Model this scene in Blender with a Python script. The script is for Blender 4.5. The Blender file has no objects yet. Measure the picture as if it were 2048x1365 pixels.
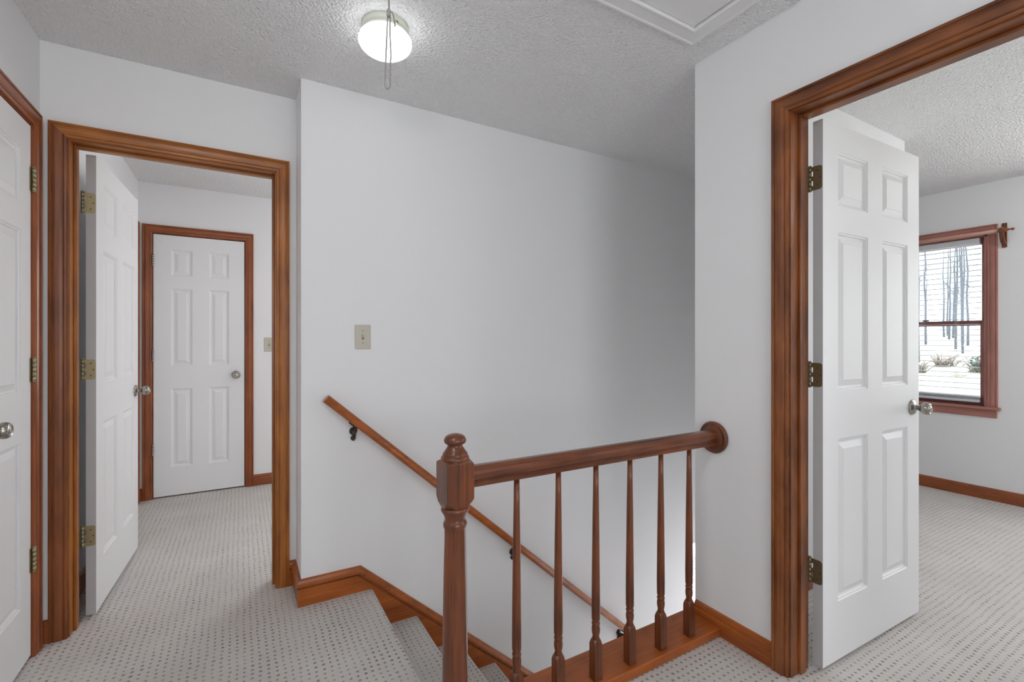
import bpy, math, random
from mathutils import Vector, Matrix

# ------------------------------------------------------------------ camera, sky, big lights, exposure
SC = bpy.context.scene
COL = SC.collection
PI = math.pi
R = math.radians

cam_data = bpy.data.cameras.new('camera')
cam_data.sensor_width = 36.0
cam_data.lens = 936.5 / 2048 * 36.0
cam_data.shift_y = -1.5 / 2048
cam_data.clip_start = 0.02
cam_data.clip_end = 400
cam = bpy.data.objects.new('camera', cam_data)
COL.objects.link(cam)
cam.location = (0, 0, 1.227)
cam.rotation_euler = (R(90), 0, R(-30.1))
SC.camera = cam

SC.view_settings.view_transform = 'Standard'
SC.view_settings.look = 'None'
SC.view_settings.gamma = 1
SC.view_settings.use_curve_mapping = False
SC.view_settings.exposure = 0.10
try:
    SC.cycles.use_denoising = True
    SC.cycles.max_bounces = 12
    SC.cycles.diffuse_bounces = 8
    SC.cycles.caustics_reflective = False
    SC.cycles.caustics_refractive = False
    SC.cycles.sample_clamp_indirect = 6
except Exception:
    pass

SKY = 3.2
world = bpy.data.worlds.new('sky')
SC.world = world
world.use_nodes = True
wn = world.node_tree
wn.nodes.clear()
w_out = wn.nodes.new('ShaderNodeOutputWorld')
w_bg = wn.nodes.new('ShaderNodeBackground')
w_bg.inputs['Color'].default_value = (0.87, 0.945, 1.0, 1)
w_bg.inputs['Strength'].default_value = SKY
wn.links.new(w_bg.outputs[0], w_out.inputs[0])


def area(name, loc, direction, sx, sy, power, color=(0.965, 0.985, 1.0)):
    """Area lamp standing in for sky just outside a window, filling the opening."""
    d = bpy.data.lights.new(name, 'AREA')
    d.shape = 'RECTANGLE'
    d.size, d.size_y, d.energy, d.color = sx, sy, power, color
    o = bpy.data.objects.new(name, d)
    COL.objects.link(o)
    o.location = loc
    o.rotation_euler = Vector(direction).to_track_quat('-Z', 'Z').to_euler()
    return o


FILL_WIN_BACK = 20
FILL_WIN_BED = 22
FILL_WIN_SIDE = 2
FILL_WIN_LEFT = 42
FILL_WIN_LOW = 150
WIN_FOOT = 200
area('added_daylight_hall', (0.5, -2.62, 1.45), (0, 1, -0.05), 1.5, 1.5, FILL_WIN_BACK)  # fill through an added window behind the camera
area('added_daylight_bedroom', (5.35, 0.15, 1.4), (-1, 0, -0.05), 1.2, 1.4, FILL_WIN_BED)  # fill through an added bedroom window out of view
area('added_daylight_bedroom_side', (3.6, -2.75, 1.4), (0, 1, -0.05), 1.6, 1.4, FILL_WIN_SIDE)  # weak fill through an added side window, unseen
area('window_daylight_foot', (4.95, 3.65, -1.3), (-1, 0, 0.1), 0.98, 1.35, WIN_FOOT)
area('added_daylight_lower', (3.0, 5.35, -1.5), (0, -1, 0.1), 1.6, 1.2, FILL_WIN_LOW)  # added unseen window that brightens the stairwell from below
area('added_daylight_room', (1.9, 4.80, 1.4), (0, -1, -0.05), 1.1, 1.3, FILL_WIN_LEFT)  # fill for the left room through an unseen added window
FILL_LAMP_BED, FILL_LAMP_ROOM, FILL_LAMP_HALL = 29., 14., 31.  # radiance of three unseen lamps added as fill
LAMP = 3.8          # radiance of the lit glass globes


# ------------------------------------------------------------------ materials
def srgb(r, g, b):
    return tuple(((c / 255) / 12.92 if c / 255 <= 0.04045 else ((c / 255 + 0.055) / 1.055) ** 2.4) for c in (r, g, b))


def new_mat(name):
    m = bpy.data.materials.new(name)
    m.use_nodes = True
    return m, m.node_tree, m.node_tree.nodes['Principled BSDF']


def simple(name, col, rough=0.5, metal=0.0, coat=0.0, emit=None):
    m, t, b = new_mat(name)
    b.inputs['Base Color'].default_value = (*col, 1)
    b.inputs['Roughness'].default_value = rough
    b.inputs['Metallic'].default_value = metal
    b.inputs['Coat Weight'].default_value = coat
    if emit:
        b.inputs['Emission Color'].default_value = (0.975, 0.985, 1.0, 1)
        b.inputs['Emission Strength'].default_value = emit
    return m


def paint(name, col, rough, scale, dist, detail=2.0, strength=0.5):
    """Painted plaster: flat colour with a fine procedural relief."""
    m, t, b = new_mat(name)
    b.inputs['Base Color'].default_value = (*col, 1)
    b.inputs['Roughness'].default_value = rough
    tc = t.nodes.new('ShaderNodeTexCoord')
    n = t.nodes.new('ShaderNodeTexNoise')
    n.inputs['Scale'].default_value = scale
    n.inputs['Detail'].default_value = detail
    bp = t.nodes.new('ShaderNodeBump')
    bp.inputs['Strength'].default_value = strength
    bp.inputs['Distance'].default_value = dist
    t.links.new(tc.outputs['Object'], n.inputs['Vector'])
    t.links.new(n.outputs['Fac'], bp.inputs['Height'])
    t.links.new(bp.outputs['Normal'], b.inputs['Normal'])
    return m


def wood(name, light, dark, axis='Z', rough=0.32, coat=0.25, blotch=0.5):
    """Stained pine: grain streaks along one axis, soft blotches of stain, varnish."""
    m, t, b = new_mat(name)
    tc = t.nodes.new('ShaderNodeTexCoord')
    mp = t.nodes.new('ShaderNodeMapping')
    s = {'X': (3.5, 110, 110), 'Y': (110, 3.5, 110), 'Z': (110, 110, 3.5)}[axis]
    mp.inputs['Scale'].default_value = s
    n = t.nodes.new('ShaderNodeTexNoise')
    n.inputs['Scale'].default_value = 1.0
    n.inputs['Detail'].default_value = 5
    n.inputs['Roughness'].default_value = 0.6
    n.inputs['Distortion'].default_value = 0.6
    mp2 = t.nodes.new('ShaderNodeMapping')
    mp2.inputs['Scale'].default_value = {'X': (3, 9, 9), 'Y': (9, 3, 9), 'Z': (9, 9, 3)}[axis]
    n2 = t.nodes.new('ShaderNodeTexNoise')
    n2.inputs['Scale'].default_value = 1.6
    n2.inputs['Detail'].default_value = 3
    add = t.nodes.new('ShaderNodeMix')
    add.data_type = 'FLOAT'
    add.inputs[0].default_value = blotch
    ramp = t.nodes.new('ShaderNodeValToRGB')
    ramp.color_ramp.elements[0].position = 0.33
    ramp.color_ramp.elements[0].color = (*dark, 1)
    ramp.color_ramp.elements[1].position = 0.65
    ramp.color_ramp.elements[1].color = (*light, 1)
    t.links.new(tc.outputs['Object'], mp.inputs['Vector'])
    t.links.new(tc.outputs['Object'], mp2.inputs['Vector'])
    t.links.new(mp.outputs[0], n.inputs['Vector'])
    t.links.new(mp2.outputs[0], n2.inputs['Vector'])
    t.links.new(n.outputs['Fac'], add.inputs[2])
    t.links.new(n2.outputs['Fac'], add.inputs[3])
    t.links.new(add.outputs[0], ramp.inputs['Fac'])
    t.links.new(ramp.outputs[0], b.inputs['Base Color'])
    bp = t.nodes.new('ShaderNodeBump')
    bp.inputs['Strength'].default_value = 0.12
    bp.inputs['Distance'].default_value = 0.001
    t.links.new(n.outputs['Fac'], bp.inputs['Height'])
    t.links.new(bp.outputs['Normal'], b.inputs['Normal'])
    b.inputs['Roughness'].default_value = rough
    b.inputs['Coat Weight'].default_value = coat
    b.inputs['Coat Roughness'].default_value = 0.2
    b.inputs['Specular IOR Level'].default_value = 0.35
    return m


def carpet(name, light, dot):
    """Cut pile carpet woven with a square grid of small dimples, 26 mm apart."""
    m, t, b = new_mat(name)
    L = t.links
    N = t.nodes
    tc = N.new('ShaderNodeTexCoord')
    wob = N.new('ShaderNodeTexNoise')
    wob.inputs['Scale'].default_value = 9.0
    wob.inputs['Detail'].default_value = 1.0
    sub = N.new('ShaderNodeVectorMath')
    sub.operation = 'SUBTRACT'
    sub.inputs[1].default_value = (0.5, 0.5, 0.5)
    scl = N.new('ShaderNodeVectorMath')
    scl.operation = 'SCALE'
    scl.inputs['Scale'].default_value = 0.010
    off = N.new('ShaderNodeVectorMath')
    off.operation = 'ADD'
    L.new(tc.outputs['Object'], wob.inputs['Vector'])
    L.new(wob.outputs['Color'], sub.inputs[0])
    L.new(sub.outputs[0], scl.inputs[0])
    L.new(tc.outputs['Object'], off.inputs[0])
    L.new(scl.outputs[0], off.inputs[1])
    sx = N.new('ShaderNodeSeparateXYZ')
    L.new(off.outputs[0], sx.inputs[0])

    def cell(sock):
        a = N.new('ShaderNodeMath'); a.operation = 'DIVIDE'; a.inputs[1].default_value = 0.0257
        f = N.new('ShaderNodeMath'); f.operation = 'FRACT'
        s = N.new('ShaderNodeMath'); s.operation = 'SUBTRACT'; s.inputs[1].default_value = 0.5
        L.new(sock, a.inputs[0]); L.new(a.outputs[0], f.inputs[0]); L.new(f.outputs[0], s.inputs[0])
        return s.outputs[0]

    # risers and nosings of the stairs carry the grid on x + z
    xz = N.new('ShaderNodeMath'); xz.operation = 'ADD'
    L.new(sx.outputs['X'], xz.inputs[0]); L.new(sx.outputs['Z'], xz.inputs[1])
    cx, cy = cell(xz.outputs[0]), cell(sx.outputs['Y'])
    def index(sock):
        a = N.new('ShaderNodeMath'); a.operation = 'DIVIDE'; a.inputs[1].default_value = 0.0257
        fl_ = N.new('ShaderNodeMath'); fl_.operation = 'FLOOR'
        L.new(sock, a.inputs[0]); L.new(a.outputs[0], fl_.inputs[0])
        return fl_.outputs[0]
    ci = N.new('ShaderNodeCombineXYZ')
    L.new(index(xz.outputs[0]), ci.inputs[0]); L.new(index(sx.outputs['Y']), ci.inputs[1])
    wnz = N.new('ShaderNodeTexWhiteNoise')
    L.new(ci.outputs[0], wnz.inputs['Vector'])
    wsub = N.new('ShaderNodeVectorMath'); wsub.operation = 'MULTIPLY_ADD'
    wsub.inputs[1].default_value = (0.12, 0.12, 0.0); wsub.inputs[2].default_value = (-0.06, -0.06, 0.0)
    L.new(wnz.outputs['Color'], wsub.inputs[0])
    cv0 = N.new('ShaderNodeCombineXYZ')
    L.new(cx, cv0.inputs[0]); L.new(cy, cv0.inputs[1])
    cv1 = N.new('ShaderNodeVectorMath'); cv1.operation = 'ADD'
    L.new(cv0.outputs[0], cv1.inputs[0]); L.new(wsub.outputs[0], cv1.inputs[1])
    wsz = N.new('ShaderNodeMath'); wsz.operation = 'MULTIPLY_ADD'
    wsz.inputs[1].default_value = 0.40; wsz.inputs[2].default_value = 0.80
    L.new(wnz.outputs['Value'], wsz.inputs[0])
    cv = N.new('ShaderNodeVectorMath'); cv.operation = 'SCALE'
    L.new(cv1.outputs[0], cv.inputs[0]); L.new(wsz.outputs[0], cv.inputs['Scale'])
    ln = N.new('ShaderNodeVectorMath'); ln.operation = 'LENGTH'
    L.new(cv.outputs[0], ln.inputs[0])
    fine = N.new('ShaderNodeTexNoise')
    fine.inputs['Scale'].default_value = 420
    fine.inputs['Detail'].default_value = 2
    L.new(tc.outputs['Object'], fine.inputs['Vector'])
    fj = N.new('ShaderNodeMath'); fj.operation = 'MULTIPLY_ADD'
    fj.inputs[1].default_value = 0.22; fj.inputs[2].default_value = -0.11
    L.new(fine.outputs['Fac'], fj.inputs[0])
    dist = N.new('ShaderNodeMath'); dist.operation = 'ADD'
    L.new(ln.outputs['Value'], dist.inputs[0]); L.new(fj.outputs[0], dist.inputs[1])
    hole = N.new('ShaderNodeMapRange')
    hole.interpolation_type = 'SMOOTHSTEP'
    hole.inputs['From Min'].default_value = 0.07
    hole.inputs['From Max'].default_value = 0.25
    L.new(dist.outputs[0], hole.inputs['Value'])
    # dimples are trodden nearly flat in places
    trod = N.new('ShaderNodeTexNoise')
    trod.inputs['Scale'].default_value = 7.0
    trod.inputs['Detail'].default_value = 3
    L.new(tc.outputs['Object'], trod.inputs['Vector'])
    tr_ = N.new('ShaderNodeMapRange')
    tr_.inputs['From Min'].default_value = 0.36
    tr_.inputs['From Max'].default_value = 0.62
    tr_.inputs['To Min'].default_value = 0.48
    L.new(trod.outputs['Fac'], tr_.inputs['Value'])
    dp = N.new('ShaderNodeMath'); dp.operation = 'SUBTRACT'; dp.inputs[0].default_value = 1.0
    L.new(hole.outputs['Result'], dp.inputs[1])
    dm = N.new('ShaderNodeMath'); dm.operation = 'MULTIPLY'
    L.new(dp.outputs[0], dm.inputs[0]); L.new(tr_.outputs['Result'], dm.inputs[1])
    pile = N.new('ShaderNodeMath'); pile.operation = 'SUBTRACT'; pile.inputs[0].default_value = 1.0
    L.new(dm.outputs[0], pile.inputs[1])
    # soft wear: pile leaning this way and that
    worn = N.new('ShaderNodeTexNoise')
    worn.inputs['Scale'].default_value = 3.0
    worn.inputs['Detail'].default_value = 2
    L.new(tc.outputs['Object'], worn.inputs['Vector'])
    mixw = N.new('ShaderNodeMix'); mixw.data_type = 'RGBA'
    mixw.inputs[6].default_value = (*[c * 0.84 for c in light], 1)
    mixw.inputs[7].default_value = (*[c * 1.10 for c in light], 1)
    L.new(worn.outputs['Fac'], mixw.inputs[0])
    mixf = N.new('ShaderNodeMix'); mixf.data_type = 'RGBA'; mixf.blend_type = 'MULTIPLY'
    mixf.inputs[0].default_value = 0.5
    L.new(mixw.outputs[2], mixf.inputs[6]); L.new(fine.outputs['Color'], mixf.inputs[7])
    mixf.blend_type = 'OVERLAY'
    mixd = N.new('ShaderNodeMix'); mixd.data_type = 'RGBA'
    mixd.inputs[6].default_value = (*dot, 1)
    L.new(pile.outputs[0], mixd.inputs[0])
    L.new(mixf.outputs[2], mixd.inputs[7])
    L.new(mixd.outputs[2], b.inputs['Base Color'])
    h = N.new('ShaderNodeMath'); h.operation = 'MULTIPLY_ADD'
    h.inputs[1].default_value = 0.22
    L.new(fine.outputs['Fac'], h.inputs[0]); L.new(pile.outputs[0], h.inputs[2])
    bp = N.new('ShaderNodeBump')
    bp.inputs['Strength'].default_value = 0.7
    bp.inputs['Distance'].default_value = 0.004
    L.new(h.outputs[0], bp.inputs['Height'])
    L.new(bp.outputs['Normal'], b.inputs['Normal'])
    b.inputs['Roughness'].default_value = 0.95
    b.inputs['Specular IOR Level'].default_value = 0.1
    return m


M_WALL = paint('wall_paint', (0.83, 0.832, 0.838), 0.55, 260, 0.0006, 2, 0.35)
M_CEIL = paint('ceiling_texture', (0.87, 0.872, 0.878), 0.8, 95, 0.017, 2, 1.0)
M_WHITE = simple('white_enamel', (0.80, 0.80, 0.805), 0.5)
M_EDGE = simple('shade_grey_edge', (0.50, 0.50, 0.505), 0.6)  # white door edges greyed to carry the shade of the door gap
M_TRIMW = simple('white_trim_paint', (0.80, 0.80, 0.805), 0.4)
HONEY = ((0.45, 0.160, 0.030), (0.20, 0.058, 0.011))
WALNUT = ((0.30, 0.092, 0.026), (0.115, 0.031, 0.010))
CHERRY = ((0.46, 0.125, 0.022), (0.21, 0.048, 0.009))
RUST = ((0.36, 0.105, 0.034), (0.18, 0.046, 0.016))
BROWN = ((0.32, 0.105, 0.030), (0.085, 0.023, 0.009))
DARK = ((0.23, 0.064, 0.020), (0.045, 0.012, 0.006))
ROD = ((0.55, 0.32, 0.25), (0.42, 0.22, 0.17))
PINK = ((0.47, 0.21, 0.165), (0.32, 0.125, 0.10))
W = {}
for nm, (l, d) in dict(walnut=WALNUT, cherry=CHERRY, honey=HONEY, rust=RUST, brown=BROWN, dark=DARK, pink=PINK, rod=ROD).items():
    for ax in 'XYZ':
        W[nm, ax] = wood('%s_stained_wood_%s' % (nm, ax.lower()), l, d, ax, 0.28 if nm == 'dark' else 0.34, 0.4 if nm == 'dark' else 0.18, 0.62 if nm == 'brown' else 0.5)
M_CARPET = carpet('dotted_carpet', (0.62, 0.592, 0.560), (0.25, 0.23, 0.205))
M_BRASS = simple('aged_brass', (0.40, 0.34, 0.20), 0.42, 0.7)
M_BRONZE = simple('dark_bronze', (0.24, 0.175, 0.105), 0.42, 0.75)
M_IRON = simple('oiled_iron', (0.055, 0.040, 0.032), 0.45, 0.6)
M_SCREW = simple('screw_head', (0.16, 0.12, 0.06), 0.4, 0.9)
M_NICKEL = simple('satin_nickel', (0.37, 0.345, 0.31), 0.25, 1.0)
M_IVORY = simple('ivory_plastic', (0.55, 0.51, 0.42), 0.4)
M_IVORYD = simple('ivory_slot', (0.20, 0.17, 0.12), 0.5)
M_GLOBE = simple('lit_opal_glass', (0.9, 0.9, 0.9), 0.3, emit=LAMP)
M_FILL_GLOBE_BED = simple('bedroom_fill_glass', (0.9, 0.9, 0.9), 0.3, emit=FILL_LAMP_BED)
M_FILL_GLOBE_HALL = simple('hall_fill_glass', (0.9, 0.9, 0.9), 0.3, emit=FILL_LAMP_HALL)
M_FILL_GLOBE_ROOM = simple('room_fill_glass', (0.9, 0.9, 0.9), 0.3, emit=FILL_LAMP_ROOM)
M_FIXT = simple('cream_enamel', (0.62, 0.64, 0.56), 0.35)
M_CORD = simple('grey_cotton_cord', (0.26, 0.25, 0.24), 0.9)
M_BLIND = simple('white_blind_vinyl', (0.70, 0.72, 0.76), 0.45)
M_BARK = simple('bark', (0.15, 0.165, 0.20), 0.9)
M_GROUND = paint('dry_lawn', (0.62, 0.58, 0.48), 0.95, 6, 0.05)
M_TWIG = simple('dry_twigs', (0.30, 0.24, 0.20), 0.9)
M_LEAF = simple('dusty_leaf', (0.12, 0.17, 0.14), 0.8)
M_STONE = paint('pale_stone', (0.62, 0.58, 0.50), 0.9, 20, 0.01)
M_GAP = simple('attic_dark', (0.02, 0.02, 0.02), 0.9)

mg, tg, bg = new_mat('window_glass')
tg.nodes.remove(bg)
_o = [n for n in tg.nodes if n.type == 'OUTPUT_MATERIAL'][0]
_tr = tg.nodes.new('ShaderNodeBsdfTransparent')
_tr.inputs[0].default_value = (0.95, 0.97, 0.98, 1)
_gl = tg.nodes.new('ShaderNodeBsdfGlossy')
_gl.inputs['Roughness'].default_value = 0.02
_fr = tg.nodes.new('ShaderNodeFresnel')
_fr.inputs['IOR'].default_value = 1.3
_mx = tg.nodes.new('ShaderNodeMixShader')
tg.links.new(_fr.outputs[0], _mx.inputs[0])
tg.links.new(_tr.outputs[0], _mx.inputs[1])
tg.links.new(_gl.outputs[0], _mx.inputs[2])
tg.links.new(_mx.outputs[0], _o.inputs[0])
M_GLASS = mg


# ------------------------------------------------------------------ mesh builder
class MB:
    def __init__(self):
        self.v, self.f, self.m, self.s = [], [], [], []

    def add(self, verts, faces, mi=0, smooth=False):
        k = len(self.v)
        self.v += [tuple(p) for p in verts]
        for f in faces:
            self.f.append([i + k for i in f])
            self.m.append(mi)
            self.s.append(smooth)
        return self

    def box(self, x0, x1, y0, y1, z0, z1, mi=0, T=None):
        p = [(x, y, z) for x in (x0, x1) for y in (y0, y1) for z in (z0, z1)]
        if T:
            p = [T(*q) for q in p]
        return self.add(p, [(0, 1, 3, 2), (4, 6, 7, 5), (0, 4, 5, 1), (2, 3, 7, 6), (0, 2, 6, 4), (1, 5, 7, 3)], mi)

    def rbox(self, x0, x1, y0, y1, z0, z1, b, mi=0, T=None):
        """Box with chamfered edges."""
        P = []
        F = []
        def pt(x, y, z): P.append((x, y, z)); return len(P) - 1
        idx = {}
        for i, (x, sx) in enumerate(((x0, 1), (x1, -1))):
            for j, (y, sy) in enumerate(((y0, 1), (y1, -1))):
                for k, (z, sz) in enumerate(((z0, 1), (z1, -1))):
                    idx[i, j, k, 0] = pt(x, y + sy * b, z + sz * b)
                    idx[i, j, k, 1] = pt(x + sx * b, y, z + sz * b)
                    idx[i, j, k, 2] = pt(x + sx * b, y + sy * b, z)
                    F.append((idx[i, j, k, 0], idx[i, j, k, 1], idx[i, j, k, 2]))
        for i in (0, 1):
            F.append([idx[i, 0, 0, 0], idx[i, 1, 0, 0], idx[i, 1, 1, 0], idx[i, 0, 1, 0]])
            F.append([idx[0, i, 0, 1], idx[1, i, 0, 1], idx[1, i, 1, 1], idx[0, i, 1, 1]])
            F.append([idx[0, 0, i, 2], idx[1, 0, i, 2], idx[1, 1, i, 2], idx[0, 1, i, 2]])
            for j in (0, 1):
                F.append([idx[i, j, 0, 0], idx[i, j, 1, 0], idx[i, j, 1, 1], idx[i, j, 0, 1]])
                F.append([idx[i, 0, j, 0], idx[i, 1, j, 0], idx[i, 1, j, 2], idx[i, 0, j, 2]])
                F.append([idx[0, i, j, 1], idx[1, i, j, 1], idx[1, i, j, 2], idx[0, i, j, 2]])
        if T:
            P = [T(*q) for q in P]
        return self.add(P, F, mi)

    def lathe(self, prof, c=(0, 0, 0), seg=32, axis=(0, 0, 1), mi=0, smooth=True, caps=True, sq=None):
        """prof: [(radius, height)] along axis from c."""
        q = Vector((0, 0, 1)).rotation_difference(Vector(axis))
        V, F = [], []
        n = len(prof)
        for r, h in prof:
            for k in range(seg):
                a = 2 * PI * k / seg
                V.append(Vector(c) + q @ Vector((r * math.cos(a), r * math.sin(a), h)))
        for i in range(n - 1):
            for k in range(seg):
                k2 = (k + 1) % seg
                F.append((i * seg + k, i * seg + k2, (i + 1) * seg + k2, (i + 1) * seg + k))
        self.add(V, F, mi, smooth)
        if caps:
            self.add(V[:seg], [tuple(range(seg))[::-1]], mi)
            self.add(V[-seg:], [tuple(range(seg))], mi)
        return self

    def tube(self, pts, rad, seg=8, mi=0, smooth=True):
        pts = [Vector(p) for p in pts]
        if not hasattr(rad, '__len__'):
            rad = [rad] * len(pts)
        V, F = [], []
        up = Vector((0.13, 0.27, 0.95))
        for i, p in enumerate(pts):
            d = (pts[min(i + 1, len(pts) - 1)] - pts[max(i - 1, 0)]).normalized()
            a = d.cross(up)
            if a.length < 1e-4:
                a = d.cross(Vector((1, 0, 0)))
            a.normalize()
            b = d.cross(a)
            for k in range(seg):
                t = 2 * PI * k / seg
                V.append(p + (a * math.cos(t) + b * math.sin(t)) * rad[i])
        for i in range(len(pts) - 1):
            for k in range(seg):
                k2 = (k + 1) % seg
                F.append((i * seg + k, i * seg + k2, (i + 1) * seg + k2, (i + 1) * seg + k))
        self.add(V, F, mi, smooth)
        self.add(V[:seg], [tuple(range(seg))], mi)
        self.add(V[-seg:], [tuple(range(seg))], mi)
        return self

    def sweep(self, path, prof, frames, mis=None, smooth=False, closed_prof=True):
        """Sweep prof [(t, h)] along path with mitred corners. frames[i] = (n, u) of segment i."""
        path = [Vector(p) for p in path]
        ns = len(path) - 1
        ds = [(path[i + 1] - path[i]).normalized() for i in range(ns)]
        fr = [(Vector(a), Vector(b)) for a, b in frames]
        m = len(prof)
        for i in range(ns):
            d = ds[i]
            n, u = fr[i]
            ends = []
            for e in (0, 1):
                p = path[i + e]
                j = i - 1 if e == 0 else i + 1
                pn = d if not 0 <= j < ns else (ds[min(i, j)] + ds[max(i, j)]).normalized()
                row = []
                for t, h in prof:
                    q = p + n * t + u * h
                    row.append(q + d * ((p - q).dot(pn) / d.dot(pn)))
                ends.append(row)
            mi = mis[i] if mis else 0
            V = ends[0] + ends[1]
            F = [(k, (k + 1) % m, m + (k + 1) % m, m + k) for k in range(m if closed_prof else m - 1)]
            self.add(V, F, mi, smooth)
            if i == 0:
                self.add(ends[0], [tuple(range(m))], mi)
            if i == ns - 1:
                self.add(ends[1], [tuple(range(m))], mi)
        return self

    def build(self, name, mats, parent=None, origin=None):
        if not isinstance(mats, (list, tuple)):
            mats = [mats]
        me = bpy.data.meshes.new(name)
        vs = self.v
        if origin:
            o0 = Vector(origin)
            vs = [tuple(Vector(p) - o0) for p in vs]
        me.from_pydata(vs, [], self.f)
        for mt in mats:
            me.materials.append(mt)
        for p, mi, s in zip(me.polygons, self.m, self.s):
            p.material_index = mi
            p.use_smooth = s
        import bmesh
        bm = bmesh.new()
        bm.from_mesh(me)
        bmesh.ops.remove_doubles(bm, verts=bm.verts, dist=1e-6)
        bmesh.ops.recalc_face_normals(bm, faces=bm.faces)
        bm.to_mesh(me)
        bm.free()
        o = bpy.data.objects.new(name, me)
        COL.objects.link(o)
        if origin:
            o.location = origin
        if parent is not None:
            o.parent = parent
        return o


def tag(o, label=None, cat=None, group=None, kind=None):
    if label:
        o['label'] = label
    if cat:
        o['category'] = cat
    if group:
        o['group'] = group
    if kind:
        o['kind'] = kind
    return o


def empty(name, loc=(0, 0, 0), rz=0.0):
    o = bpy.data.objects.new(name, None)
    o.empty_display_size = 0.1
    COL.objects.link(o)
    o.location = loc
    o.rotation_euler = (0, 0, rz)
    return o


def structure(name, mb, mats, label=None, cat=None, parent=None):
    o = mb.build(name, mats, parent)
    return tag(o, label, cat, kind='structure')


def copy_tree(o, parent=None):
    c = o.copy()
    COL.objects.link(c)
    c.parent = parent
    for ch in list(o.children):
        copy_tree(ch, c)
    return c


# ------------------------------------------------------------------ the place, in metres
XR, XRB = 1.727, 1.842          # wall with the bedroom doorway: hall face, bedroom face
YC = 1.376                      # where that wall ends at the stairwell
YN = 1.268                      # bedroom side of the stairwell wall
YS = 2.362                      # long white stair wall
YL, YLB = 2.59, 2.705           # wall with the doorway to the other room
XC = -0.70                      # closet wall
XCR = -0.676                    # the same wall inside the other room
XB = 0.242                      # return at the start of the stair wall
YF = 4.51                       # far wall of the other room
XF = 4.98                       # far wall of the bedroom
H = 2.44
XE = 3.40                       # end of the stairwell
LOW = -2.66                     # lower floor

# --- floor: one continuous carpet with the stair opening left out
f = MB()
def fl(x0, x1, y0, y1):
    f.box(x0, x1, y0, y1, -0.28, 0)
fl(-0.80, 0.53, -2.4, YL)
fl(0.53, 1.842, -2.4, YC)
fl(-0.80, XB, YL, YLB)
fl(-0.80, XE + 0.1, YLB, YF + .45)
fl(-1.2, -0.80, 1.7, 2.6)
fl(1.842, XE + 0.1, -2.4, YN)
fl(XE + 0.1, 5.05, -2.4, 4.60)
structure('floor', f, M_CARPET, 'grey beige carpet with a grid of small dimples across the landing and rooms', 'carpet')

# --- ceiling with the attic opening
HX0, HX1, HY0, HY1 = 0.265, 1.518, 0.70, 1.212
c = MB()
c.box(-1.25, 5.1, -2.5, HY0, H, H + 0.12)
c.box(-1.25, 5.1, HY1, 5.0, H, H + 0.12)
c.box(-0.85, HX0, HY0, HY1, H, H + 0.12)
c.box(HX1, 5.1, HY0, HY1, H, H + 0.12)
structure('ceiling', c, M_CEIL, 'white stippled ceiling over the landing and the two rooms', 'ceiling')

# --- walls
w = MB()
DY0, DY1, DZ = 0.194, 0.962, 2.055       # bedroom doorway, jamb faces
w.box(XR, XRB, DY1 + 0.019, YC, 0, H)
w.box(XR, XRB, -2.4, DY0 - 0.019, 0, H)
w.box(XR, XRB, DY0 - 0.019, DY1 + 0.019, DZ + 0.019, H)
structure('wall_right', w, M_WALL, 'white wall holding the bedroom doorway at the end of the balustrade', 'wall')
w = MB()
w.box(XRB, XE + 0.1, YN, YC, -0.3, H)
w.box(XR, XRB, YN, YC, -0.3, 0)
structure('wall_bedroom_left', w, M_WALL, 'white wall behind the open bedroom door', 'wall')
w = MB()
w.box(XE, XE + 0.1, YC, YLB, -0.30, H)
w.box(XE, XE + 0.1, YLB, YF, 0, H)
structure('wall_stair_end', w, M_WALL, 'white wall closing the far end of the stairwell', 'wall')
w = MB()
LX0, LX1 = -0.610, 0.148                 # doorway to the other room
w.box(XC, LX0 - 0.019, YL, YLB, 0, H)
w.box(LX1 + 0.019, XB, YL, YLB, 0, H)
w.box(LX0 - 0.019, LX1 + 0.019, YL, YLB, DZ + 0.019, H)
structure('wall_left', w, M_WALL, 'white wall around the left doorway', 'wall')
w = MB()
w.box(XB, XE, YS, YLB, -0.30, H)
w.box(XB, 2.925, YS, YLB, LOW, -0.30)
structure('wall_stair', w, M_WALL, 'long plain white wall beside the stairs, carrying the handrail', 'wall')
w = MB()
CY0, CY1, CZ = 2.030, 2.492, 2.058       # closet doorway
w.box(XC - 0.1, XC, CY1 + 0.019, YL + .05, 0, H)
w.box(XC - 0.1, XCR, YLB, 4.6, 0, H)
w.box(XC - 0.1, XC, YL + .05, YLB, 0, H)
w.box(XC - 0.1, XC, -2.4, CY0 - 0.019, 0, H)
w.box(XC - 0.1, XC, CY0 - 0.019, CY1 + 0.019, CZ + 0.019, H)
w.box(XC - 0.5, XC - 0.45, CY0 - 0.3, CY1 + 0.1, 0, H)
w.box(XC - 0.5, XC - .1, CY0 - 0.35, CY0 - .3, 0, H)
w.box(XC - 0.5, XC - .1, CY1 + 0.1, CY1 + .15, 0, H)
structure('wall_closet', w, M_WALL, 'white wall at the left edge around the narrow closet door', 'wall')
w = MB()
w.box(-0.80, -0.25, -2.5, -2.4, 0, H)
w.box(1.25, XRB, -2.5, -2.4, 0, H)
w.box(-0.25, 1.25, -2.5, -2.4, 0, 0.7)
w.box(-0.25, 1.25, -2.5, -2.4, 2.2, H)
structure('wall_back', w, M_WALL, 'white wall behind the landing', 'wall')
w = MB()
w.box(-0.80, -0.585 - 0.019, YF, YF + 0.12, 0, H)
FX0, FX1 = -0.585, 0.031
w.box(FX0 - 0.019, FX1 + 0.019, YF, YF + 0.12, DZ + 0.019, H)
w.box(FX1 + 0.019, 1.35, YF, YF + 0.12, 0, H)
w.box(2.45, XE + 0.1, YF, YF + 0.12, 0, H)
w.box(1.35, 2.45, YF, YF + 0.12, 0, 0.75)
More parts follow.
